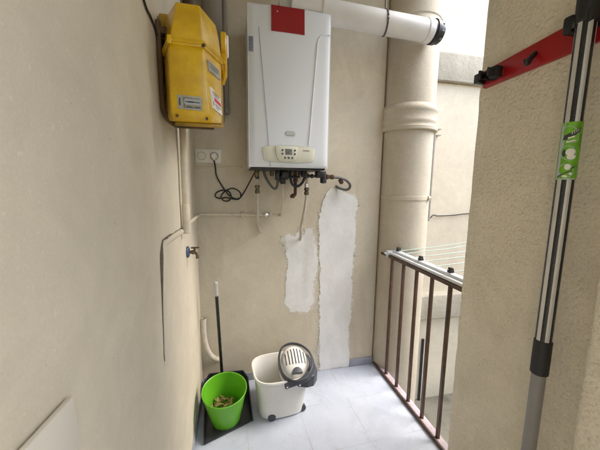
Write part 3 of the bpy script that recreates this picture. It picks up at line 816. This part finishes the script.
o_ = pB(.18,1.648); label_on(low, 'data_plate', o_, pB(.86,1.648)-o_, pB(.17,1.677)-o_, 'stick_grey',
    [(.08,.92,.80,.88,'blue'),(.1,.85,.62,.67),(.1,.9,.48,.53),(.1,.7,.34,.39),(.1,.9,.18,.24,'badge'),(.1,.6,.06,.1)])
o_ = pB(.14,1.545); label_on(low, 'warning_label', o_, pB(.95,1.541)-o_, pB(.12,1.603)-o_, 'stick_white',
    [(.25,.95,.42,.62,'stick_red'),(.12,.9,.86,.89),(.12,.8,.78,.81),(.2,.9,.70,.73),(.3,.9,.30,.33),(.3,.85,.22,.25),(.3,.6,.12,.15),(.1,.16,.15,.36)])
for x, z in ((.062,1.513),(.145,1.509)):
    b2 = BM(); add_lathe(b2, [(.0045,0),(.0045,.002),(.002,.003)], (x, -.905, z), (0,-1,0), 8); obj('screw', b2, 'gasket', low)

# ------------------------------------------------------------------ socket, plug, cord
so_ = thing('double_socket', 'cream double wall socket left of the boiler', 'socket', (.078,0,1.477))
b2 = BM(); add_prism(b2, [(x, .001, z) for x, z in round_rect(.078, 1.477, .146, .080, .006, 3)], (0,-.011,0), .002); obj('frame', b2, 'socket', so_)
for x in (.041, .112):
    b2 = BM(); add_lathe(b2, [(.0265,0),(.0265,.003),(.0215,.003),(.0200,-.006),(0,-.006)], (x, -.0105, 1.477), (0,-1,0), 28); s_ = obj('outlet', b2, 'socket', so_)
    b2 = BM()
    for dx in (-.0095, .0095): add_lathe(b2, [(.003,0),(.003,.001)], (x+dx, -.0052, 1.477), (0,-1,0), 8)
    add_tube(b2, [(x + .0225*math.cos(2*PI*k/28), -.0132, 1.477+.0225*math.sin(2*PI*k/28)) for k in range(28)], .0011, 5, closed=True)
    obj('pin_hole', b2, 'keys', s_)
cord = thing('power_cord', 'black looped power cord with a white plug in the right hand outlet', 'power cord', (.112,-.012,1.478))
b2 = BM(); add_lathe(b2, [(0,0),(.0195,0),(.0205,.004),(.0185,.024),(.0145,.030),(0,.031)], (.112,-.013,1.478), (0,-1,0), 24); add_box(b2, .105, .119, -.040, -.018, 1.452, 1.470, .004)
obj('plug', b2, 'socket', cord)
cp_ = [(209,158),(212,166),(216,176),(222,187),(228,195),(234,198.5),(239,198),(240,194),(237,190),(231,188),(224,191),(220,196),(222,200.5),(227,201),(230,197),(228,191.5),(222,190),(216,192),(214,196),(218,198.5),(225,197.5),(232,199),(238,199),(243,192),(248,183),(253,173),(256,168)]
pth = []
for i, (u, v) in enumerate(cp_):
    pth.append((.084+(u-209)*.00576, -.030-.012*math.sin(i*1.9)-(.085 if i > 24 else .035 if i > 22 else 0), 1.464-(v-158)*.00581))
pth[0] = (.111,-.030,1.452); pth[1] = (.118,-.034,1.418)
b2 = BM(); add_tube(b2, smooth_path(pth, 6), .0042, 8); obj('cable', b2, 'rubber', cord)

# blank plate on the left wall (bottom left corner of the view)
b2 = BM()
t = bmesh.new(); add_loft(t, [[(.0035,y,z) for y, z in ((-1.452,1.046),(-1.6035,1.0635),(-1.5945,.985),(-1.4432,.9695))], [(.0115,y,z) for y, z in ((-1.452,1.046),(-1.6035,1.0635),(-1.5945,.985),(-1.4432,.9695))]])
bmesh.ops.recalc_face_normals(t, faces=t.faces); bmesh.ops.bevel(t, geom=t.edges[:], offset=.002, segments=2, profile=.5, affect='EDGES'); merge(b2, t)
tag(obj('cover_plate', b2, 'plate'), 'blank off white cover plate, slightly crooked, on the left wall', 'cover plate')

# corner hose stub
hs = thing('pipe_stub', 'pale curved plastic pipe stub with an open end in the corner behind the dustpan', 'pipe', (.03,-.03,.17))
b2 = BM()
P = smooth_path([(.022,-.032,.482),(.020,-.032,.42),(.022,-.032,.36),(.034,-.032,.285),(.056,-.028,.228),(.082,-.018,.195),(.102,.0,.175),(.118,.03,.165)], 6)
add_tube(b2, P, .0165, 14, caps=False); add_tube(b2, P[:4], .0135, 14, caps=False); obj('tube', b2, 'hosegrey', hs)
b2 = BM(); add_lathe(b2, [(0,.46),(.0134,.46)], (.0215,-.032,0), n=14); obj('bore', b2, 'black', hs)

# ------------------------------------------------------------------ dustpan with pole
dp = thing('dustpan', 'black long handled dustpan lying under the green bucket', 'dustpan', (.16,-.25,0))
b2 = BM()
A = [(.030,-.055),(.010,-.13),(.022,-.30),(.047,-.462),(.060,-.466),(.290,-.370),(.296,-.355),(.276,-.115),(.262,-.075),(.10,-.02)]
A = [(.052,-.462),(.296,-.362),(.283,-.10),(.255,-.06),(.05,-.05),(.022,-.10)]
add_prism(b2, [(x,y,.003) for x, y in A], (0,0,.006), .002)
def wallstrip(pts, h0, h1, th=.006):
    for (a, b_), (ha, hb) in zip(zip(pts, pts[1:]), zip(h0, h1)):
        d_ = Vector((b_[0]-a[0], b_[1]-a[1], 0)).normalized(); n_ = Vector((-d_.y, d_.x, 0))*th
        pa, pb = Vector((*a, .004)), Vector((*b_, .004))
        add_loft(b2, [[pa, pa+n_, pa+n_+Vector((0,0,ha)), pa+Vector((0,0,ha))], [pb, pb+n_, pb+n_+Vector((0,0,hb)), pb+Vector((0,0,hb))]])
wallstrip([(.052,-.462),(.022,-.10),(.05,-.05),(.255,-.06),(.283,-.10),(.296,-.362)], [.012,.09,.11,.11,.09,.0], [.09,.11,.11,.09,.012,.0])
obj('pan', b2, 'pan', dp)
b2 = BM(); add_tube(b2, [(.128,-.075,.06),(.126,-.085,.14),(.111,-.15,.675)], .0095, 12); obj('pole', b2, 'pole_black', dp)
b2 = BM(); add_lathe(b2, [(.010,0),(.0125,.004),(.0125,.02),(.0105,.055),(.011,.075),(.0125,.083),(.008,.09),(0,.091)], (.1112,-.149,.668), (-.028,-.12,1), 14); obj('grip', b2, 'grip', dp)
b2 = BM(); add_lathe(b2, [(.018,0),(.016,.06),(.011,.08)], (.128,-.073,.05), (-.02,-.09,1), 14); obj('pole_socket', b2, 'pan', dp)

# green bucket, leaning slightly
gb = thing('green_bucket', 'lime green plastic bucket holding dry leaves, standing on the dustpan', 'bucket', (.155,-.285,.012))
bc = Vector((.155,-.318,.012)); axg = Vector((-.02,-.17,1)).normalized()
Hb = .208
b2 = BM()
add_lathe(b2, [(0,0),(.072,0),(.079,.006),(.098,.10),(.114,Hb-.012),(.118,Hb-.010),(.120,Hb),(.117,Hb+.003),(.1135,Hb),(.095,.10),(.076,.012),(0,.010)], bc, axg, 48)
obj('body', b2, 'green', gb)
b2 = BM()
def gpt(r, a, h):
    q = Vector((0,0,1)).rotation_difference(axg); return bc+q @ Vector((r*math.cos(a), r*math.sin(a), h))
for a in (math.radians(165),):
    p = gpt(.119, a, Hb-.014); add_lathe(b2, [(.009,-.008),(.009,.004),(.006,.005)], p, (math.cos(a), math.sin(a), 0), 14)
obj('handle_lug', b2, 'green', gb)
b2 = BM()
random.seed(5)
for i in range(80):   # leaf litter
    a = random.random()*2*PI; r = .078*math.sqrt(random.random()); h = .062+random.random()*.026
    p = gpt(r, a, h); ln = random.uniform(.018,.048); wd = ln*random.uniform(.18,.4)
    rot = Matrix.Rotation(random.random()*2*PI, 3, 'Z') @ Matrix.Rotation(random.uniform(-.6,.6), 3, 'X') @ Matrix.Rotation(random.uniform(-.5,.5), 3, 'Y')
    t = bmesh.new(); L = []
    for u_, v_, w_ in ((-1,0,0),(-.4,.9,.15),(.4,.8,.1),(1,0,.3),(.4,-.8,.1),(-.4,-.9,.15)): L.append(p+rot @ Vector((u_*ln/2, v_*wd/2, w_*ln*.3)))
    add_loft(t, [L, [q_+rot @ Vector((0,0,.0008)) for q_ in L]]); merge(b2, t)
lv = obj('leaf_litter', b2, 'leaf', None); tag(lv, 'dry brown leaf litter lying inside the green bucket', 'leaves', kind='stuff')

# ------------------------------------------------------------------ white mop bucket
mb = thing('mop_bucket', 'off white oval mop bucket with a white slotted wringer and dark handle', 'bucket', (.47,-.27,0))
def oval(cx, cy, w_, d_, z, p=3.5, n=48, tilt=0):
    out = []
    for k in range(n):
        a = 2*PI*k/n; c_, s_ = math.cos(a), math.sin(a)
        x = math.copysign(abs(c_)**(2/p), c_)*w_/2; y = math.copysign(abs(s_)**(2/p), s_)*d_/2
        r_ = math.radians(4); out.append((cx+x*math.cos(r_)-y*math.sin(r_), cy+x*math.sin(r_)+y*math.cos(r_), z+tilt*x))
    return out
b2 = BM()
L = []
for z, w_, d_ in ((.004,.245,.185),(.010,.258,.198),(.10,.278,.226),(.20,.298,.258),(.238,.306,.270)): L.append(oval(.468,-.278,w_,d_,z))
L.append(oval(.468,-.278,.322,.286,.240)); L.append(oval(.468,-.278,.328,.292,.246)); L.append(oval(.468,-.278,.328,.292,.256)); L.append(oval(.468,-.278,.322,.286,.261))
L.append(oval(.468,-.278,.308,.272,.260))
for z, w_, d_ in ((.25,.302,.266),(.10,.270,.218),(.016,.250,.19)): L.append(oval(.468,-.278,w_,d_,z))
add_loft(b2, L); obj('body', b2, 'bucketwhite', mb)
for x, y in ((.405,-.374),(.588,-.338)):
    b2 = BM(); add_lathe(b2, [(0,-.010),(.020,-.010),(.022,-.006),(.022,.010),(.018,.013),(0,.013)], (x, y, .0215), (.05,-1,0), 20); obj('wheel', b2, 'darkgrey', mb)
# wringer: a white ribbed cup lying tilted at the right end
wr_c = Vector((.552,-.282,.260)); wr_ax = Vector((.0,-.55,.84)).normalized()
qw = Vector((0,0,1)).rotation_difference(wr_ax)
def W(x, y, z): return wr_c+qw @ Vector((x, y, z))
b2 = BM()
loops = []
def wo(w_, d_, z, sh=0, n=40): return [W(w_*math.cos(2*PI*k/n), d_*math.sin(2*PI*k/n)+sh, z) for k in range(n)]
prof = [(.080,.098,-.10),(.084,.106,-.03),(.085,.108,.0),(.084,.106,.012),(.077,.098,.030),(.063,.082,.044),(.041,.054,.053),(.014,.02,.056)]
add_loft(b2, [wo(a_, b_, z) for a_, b_, z in prof]); wr = obj('wringer', b2, 'bucketwhite', mb)
def dome(x, y):
    rr = math.sqrt((x/.085)**2+(y/.108)**2)
    pr = [(0,.056),(.16,.056),(.48,.053),(.75,.044),(.905,.030),(.985,.012),(1,0)]
    for (a_, z0), (b_, z1) in zip(pr, pr[1:]):
        if rr <= b_: return z0+(z1-z0)*(rr-a_)/(b_-a_)
    return 0
b2 = BM()
for i in range(7):
    x = -.054+.018*i; yl = .074*math.sqrt(max(.05, 1-(x/.074)**2)); y0 = -.020
    pp = [W(x, y0+(yl-y0)*k/8, dome(x, y0+(yl-y0)*k/8)-.0005) for k in range(9)]
    add_tube(b2, pp, .0040, 6, flat=(.6,1))
obj('wringer_slots', b2, 'ink', wr)
b2 = BM(); pts_ = [W(.030*math.cos(PI*k/12), -.072+.034*math.sin(PI*k/12), .040) for k in range(13)]
add_prism(b2, pts_, qw @ Vector((0,0,.0175)), .001); obj('wringer_hub', b2, 'darkgrey', wr)
# dark flange hanging over the right rim
b2 = BM()
fl_ = [(.560,-.412),(.600,-.418),(.640,-.405),(.672,-.36),(.676,-.28),(.66,-.20),(.635,-.17),(.625,-.24),(.628,-.30),(.61,-.36)]
t = bmesh.new(); add_loft(t, [[(x, y, .268-(x-.56)*.08) for x, y in fl_], [(x*.985+.008, y, .205-(x-.56)*.12) for x, y in fl_]])
bmesh.ops.recalc_face_normals(t, faces=t.faces); bmesh.ops.bevel(t, geom=t.edges[:], offset=.006, segments=2, profile=.5, affect='EDGES'); merge(b2, t)
obj('flange', b2, 'darkgrey', mb, ang=50)
# bail handle: dark strap looped round the wringer, fixed on the front rim
b2 = BM()
hp = [(.478,-.428,.243),(.53,-.434,.254),(.59,-.428,.268),(.632,-.392,.288),(.650,-.33,.306),(.642,-.26,.322),(.602,-.205,.334),(.545,-.185,.338),(.492,-.20,.328),(.465,-.255,.308),(.457,-.32,.288),(.468,-.385,.272),(.50,-.425,.262),(.548,-.436,.258),(.60,-.425,.268),(.640,-.37,.290)]
add_tube(b2, smooth_path(hp, 6), .0125, 10, flat=(1.15,.5)); hd = obj('handle', b2, 'darkgrey', mb)
b2 = BM(); add_tube(b2, smooth_path([(.470,-.424,.236),(.51,-.431,.246),(.56,-.430,.262),(.61,-.41,.285)], 5), [.0145]*19, 10, flat=(1.1,.45)); obj('handle_arm', b2, 'darkgrey', hd)
for p in ((.480,-.434,.240),(.548,-.438,.246)):
    b2 = BM(); add_lathe(b2, [(.013,-.006),(.013,.004),(.006,.006),(.0045,.0075),(0,.0075)], p, (0,-1,.1), 16); obj('pivot', b2, 'darkgrey', hd)
    b2 = BM(); add_lathe(b2, [(.004,0),(.004,.002),(0,.003)], (p[0], p[1]-.0085, p[2]+.0005), (0,-1,.1), 10); obj('pivot_pin', b2, 'stick_white', hd)

# ------------------------------------------------------------------ broom rack and broom
rk = thing('broom_rack', 'red wall rack with black clips on the right pillar', 'broom rack', (1.186,-1.03,1.74))
b2 = BM()
t = bmesh.new(); R4 = [(-.833,1.697),(-.828,1.705),(-.826,1.757),(-.833,1.764),(-1.262,1.800),(-1.268,1.794),(-1.270,1.718),(-1.264,1.710)]
add_loft(t, [[(1.190,y,z) for y, z in R4], [(1.176,y,z) for y, z in R4]]); bmesh.ops.recalc_face_normals(t, faces=t.faces)
bmesh.ops.bevel(t, geom=t.edges[:], offset=.0025, segments=2, profile=.5, affect='EDGES'); merge(b2, t); obj('backplate', b2, 'redrack', rk)
def clip(y, z, part=True):
    b = BM()
    for dy in (-.017, .017):
        P_ = smooth_path([(1.176,y+dy*.9,z),(1.160,y+dy*1.15,z),(1.142,y+dy*1.2,z),(1.126,y+dy*.95,z),(1.120,y+dy*1.25,z)], 4)
        add_tube(b, P_, .016, 10, flat=(1,.24))
    add_box(b, 1.168, 1.180, y-.022, y+.022, z-.018, z+.018, .003)
    return obj('clip', b, 'black', rk)
b2 = BM(); add_box(b2, 1.130, 1.178, -1.166, -1.140, 1.744, 1.790, .006); obj('clip', b2, 'black', rk)
b2 = BM(); add_box(b2, 1.142, 1.176, -.918, -.884, 1.714, 1.752, .005); obj('clip', b2, 'rubber', rk)
clip(-.885, 1.731); clip(-1.195, 1.762)
b2 = BM(); add_box(b2, 1.150, 1.178, -.842, -.822, 1.712, 1.750, .004); add_box(b2, 1.140, 1.156, -.846, -.820, 1.714, 1.748, .003); obj('end_hook', b2, 'black', rk)
b2 = BM(); add_tube(b2, smooth_path([(1.178,-1.030,1.748),(1.160,-1.031,1.732),(1.146,-1.033,1.712),(1.140,-1.034,1.726)], 5), .008, 10); obj('peg', b2, 'black', rk)
b2 = BM(); add_tube(b2, [(1.1755+.0,-.887+.03*math.cos(2*PI*k/24),1.731+.022*math.sin(2*PI*k/24)) for k in range(24)], .003, 6, closed=True); obj('clip_ring', b2, 'redrack', rk)

br = thing('broom', 'striped black and silver broom pole with a green label hanging from the red rack', 'broom', (1.14,-1.195,.3))
bx, by, rb = 1.140, -1.195, .0215
def cyl_strip(b, a0, a1, z0, z1, r0, r1, n=6):
    t = bmesh.new()
    inner = [(bx+r0*math.cos(a0+(a1-a0)*k/n), by+r0*math.sin(a0+(a1-a0)*k/n)) for k in range(n+1)]
    outer = [(bx+r1*math.cos(a0+(a1-a0)*k/n), by+r1*math.sin(a0+(a1-a0)*k/n)) for k in range(n+1)]
    loop = inner+outer[::-1]
    add_loft(t, [[(x,y,z0) for x, y in loop], [(x,y,z1) for x, y in loop]]); merge(b, t)
b2 = BM(); add_tube(b2, [(bx,by,.80),(bx,by,2.1)], rb, 28); obj('pole', b2, 'pole_black', br)
face = math.atan2(-1.85-by, .2165-bx)      # side turned to the balcony
b2 = BM()
for da in (-.62, .42, 1.46, 2.5, 3.55, 4.6):
    cyl_strip(b2, face+da-.26, face+da+.26, .80, 1.775, rb-.001, rb+.0003)
obj('silver_stripes', b2, 'pole_silver', br)
b2 = BM(); add_lathe(b2, [(.0200,.742),(.0235,.745),(.0238,.80),(.0232,.853),(.0215,.856)], (bx,by,0), n=28); obj('collar', b2, 'rubber', br)
b2 = BM(); add_tube(b2, [(bx,by,.22),(bx,by,.744)], [.0192,.0190], 28); obj('lower_pole', b2, 'pole_grey', br)
b2 = BM(); add_lathe(b2, [(.0215,1.752),(.0252,1.757),(.0260,1.80),(.0250,2.06),(.018,2.1),(0,2.1)], (bx,by,0), n=28); obj('grip', b2, 'rubber', br)
b2 = BM(); add_tube(b2, [(bx,by,.20),(bx,by,.23)], .02, 20); add_box(b2, bx-.03, bx+.03, by-.14, by+.14, .165, .205, .008); hdd = obj('head', b2, 'black', br)
b2 = BM()
random.seed(3)
for i in range(26):
    for j in range(4):
        y = by-.13+.0104*i; x = bx-.02+.0133*j; dx = random.uniform(-.006,.006)
        add_tube(b2, [(x,y,.168),(x+dx,y+random.uniform(-.006,.006),.085)], .0035, 5)
tag(obj('bristles', b2, 'rail', hdd), kind='stuff')
# green label wrapped round the pole
lb = BM(); rl_ = rb+.0012
zl0, zl1 = 1.341, 1.497
add_lathe(lb, [(rl_-.001,zl0),(rl_,zl0),(rl_,zl1),(rl_-.001,zl1)], (bx,by,0), n=32); lab = obj('label', lb, 'stick_green', br)
KU = 1.45
def wrap(poly, mat, name, lift):
    """poly in (u along circumference metres, z) around the facing side"""
    r_ = rl_+lift; t = bmesh.new()
    poly = [(u*KU, z) for u, z in poly]
    us = [p[0] for p in poly]; zs = [p[1] for p in poly]; pts = [Vector(p) for p in poly]
    u = min(us)+.001
    while u < max(us):
        for k in range(1, 8): 
            q = Vector((u, min(zs)+(max(zs)-min(zs))*k/8)); ins = False
            for (x1, y1), (x2, y2) in zip(poly, poly[1:]+poly[:1]):
                if (y1 > q.y) != (y2 > q.y) and q.x < (x2-x1)*(q.y-y1)/(y2-y1)+x1: ins = not ins
            if ins: pts.append(q)
        u += .0022
    vs, es, fs, _, _, _ = delaunay_2d_cdt(pts, [], [list(range(len(poly)))], 1, 1e-7)
    V_ = [t.verts.new((bx+r_*math.cos(face+v.x/rl_), by+r_*math.sin(face+v.x/rl_), v.y)) for v in vs]
    for f in fs:
        try: t.faces.new([V_[i] for i in f])
        except ValueError: pass
    return t
def ell(u, z, a, b, n=24, rot=0):
    return [(u+a*math.cos(2*PI*k/n)*math.cos(rot)-b*math.sin(2*PI*k/n)*math.sin(rot), z+a*math.cos(2*PI*k/n)*math.sin(rot)+b*math.sin(2*PI*k/n)*math.cos(rot)) for k in range(n)]
def put(polys, mat, name, lift):
    if name == 'emblem_marks':
        for p in polys: obj('emblem_mark', wrap(p, mat, name, lift), mat, lab, smooth=False)
        return
    b = BM()
    for p in polys: merge(b, wrap(p, mat, name, lift))
    return obj(name, b, mat, lab, smooth=False)
put([[(-.0175,zl0),(-.0095,zl0),(-.0115,1.40),(-.0085,1.455),(-.0105,zl1),(-.0175,zl1)], [(-.0175,zl0),(.0165,zl0),(.0165,zl0+.004),(-.0175,zl0+.004)]], 'badge', 'pale_strip', .0002)
put([ell(-.001,1.464,.0120,.0235,24,.25), ell(-.001,1.414,.0120,.0205,24,.2), ell(-.001,1.366,.0120,.0190,24,.2)], 'line', 'emblem_ring', .0004)
put([ell(-.001,1.464,.0105,.0215,24,.25), ell(-.001,1.414,.0105,.0185,24,.2), ell(-.001,1.366,.0105,.0170,24,.2)], 'stick_green', 'emblem_field', .0006)
put([[(-.0115,1.450),(-.0105,1.462),(.004,1.472),(.0125,1.482),(.0125,1.470),(.004,1.459),(-.006,1.449)], ell(-.007,1.414,.003,.010), ell(.0,1.361,.0015,.010,12,-.9), ell(.0085,1.374,.0015,.005,12,-.7), ell(-.0095,1.352,.0015,.006,12,-.8)], 'ink', 'emblem_marks', .0009)
put([ell(.002,1.416,.0070,.0095), ell(.004,1.403,.0065,.0065), ell(.0005,1.376,.0045,.0080), [(-.006,1.441),(.007,1.446),(.007,1.449),(-.006,1.445)], [(-.004,1.452),(.005,1.456),(.005,1.460),(-.004,1.456)], ell(.006,1.357,.0025,.0035), ell(-.002,1.3505,.004,.003)], 'stick_white', 'emblem_shapes', .0011)
put([[(.0005,1.463),(.0015,1.463),(.0015,1.471),(.0005,1.470)], [(.0035,1.465),(.0045,1.466),(.0045,1.473),(.0035,1.472)], [(.0065,1.468),(.0075,1.469),(.0075,1.475),(.0065,1.474)], [(.009,1.471),(.010,1.472),(.010,1.478),(.009,1.477)]], 'stick_white', 'emblem_letters', .0014)
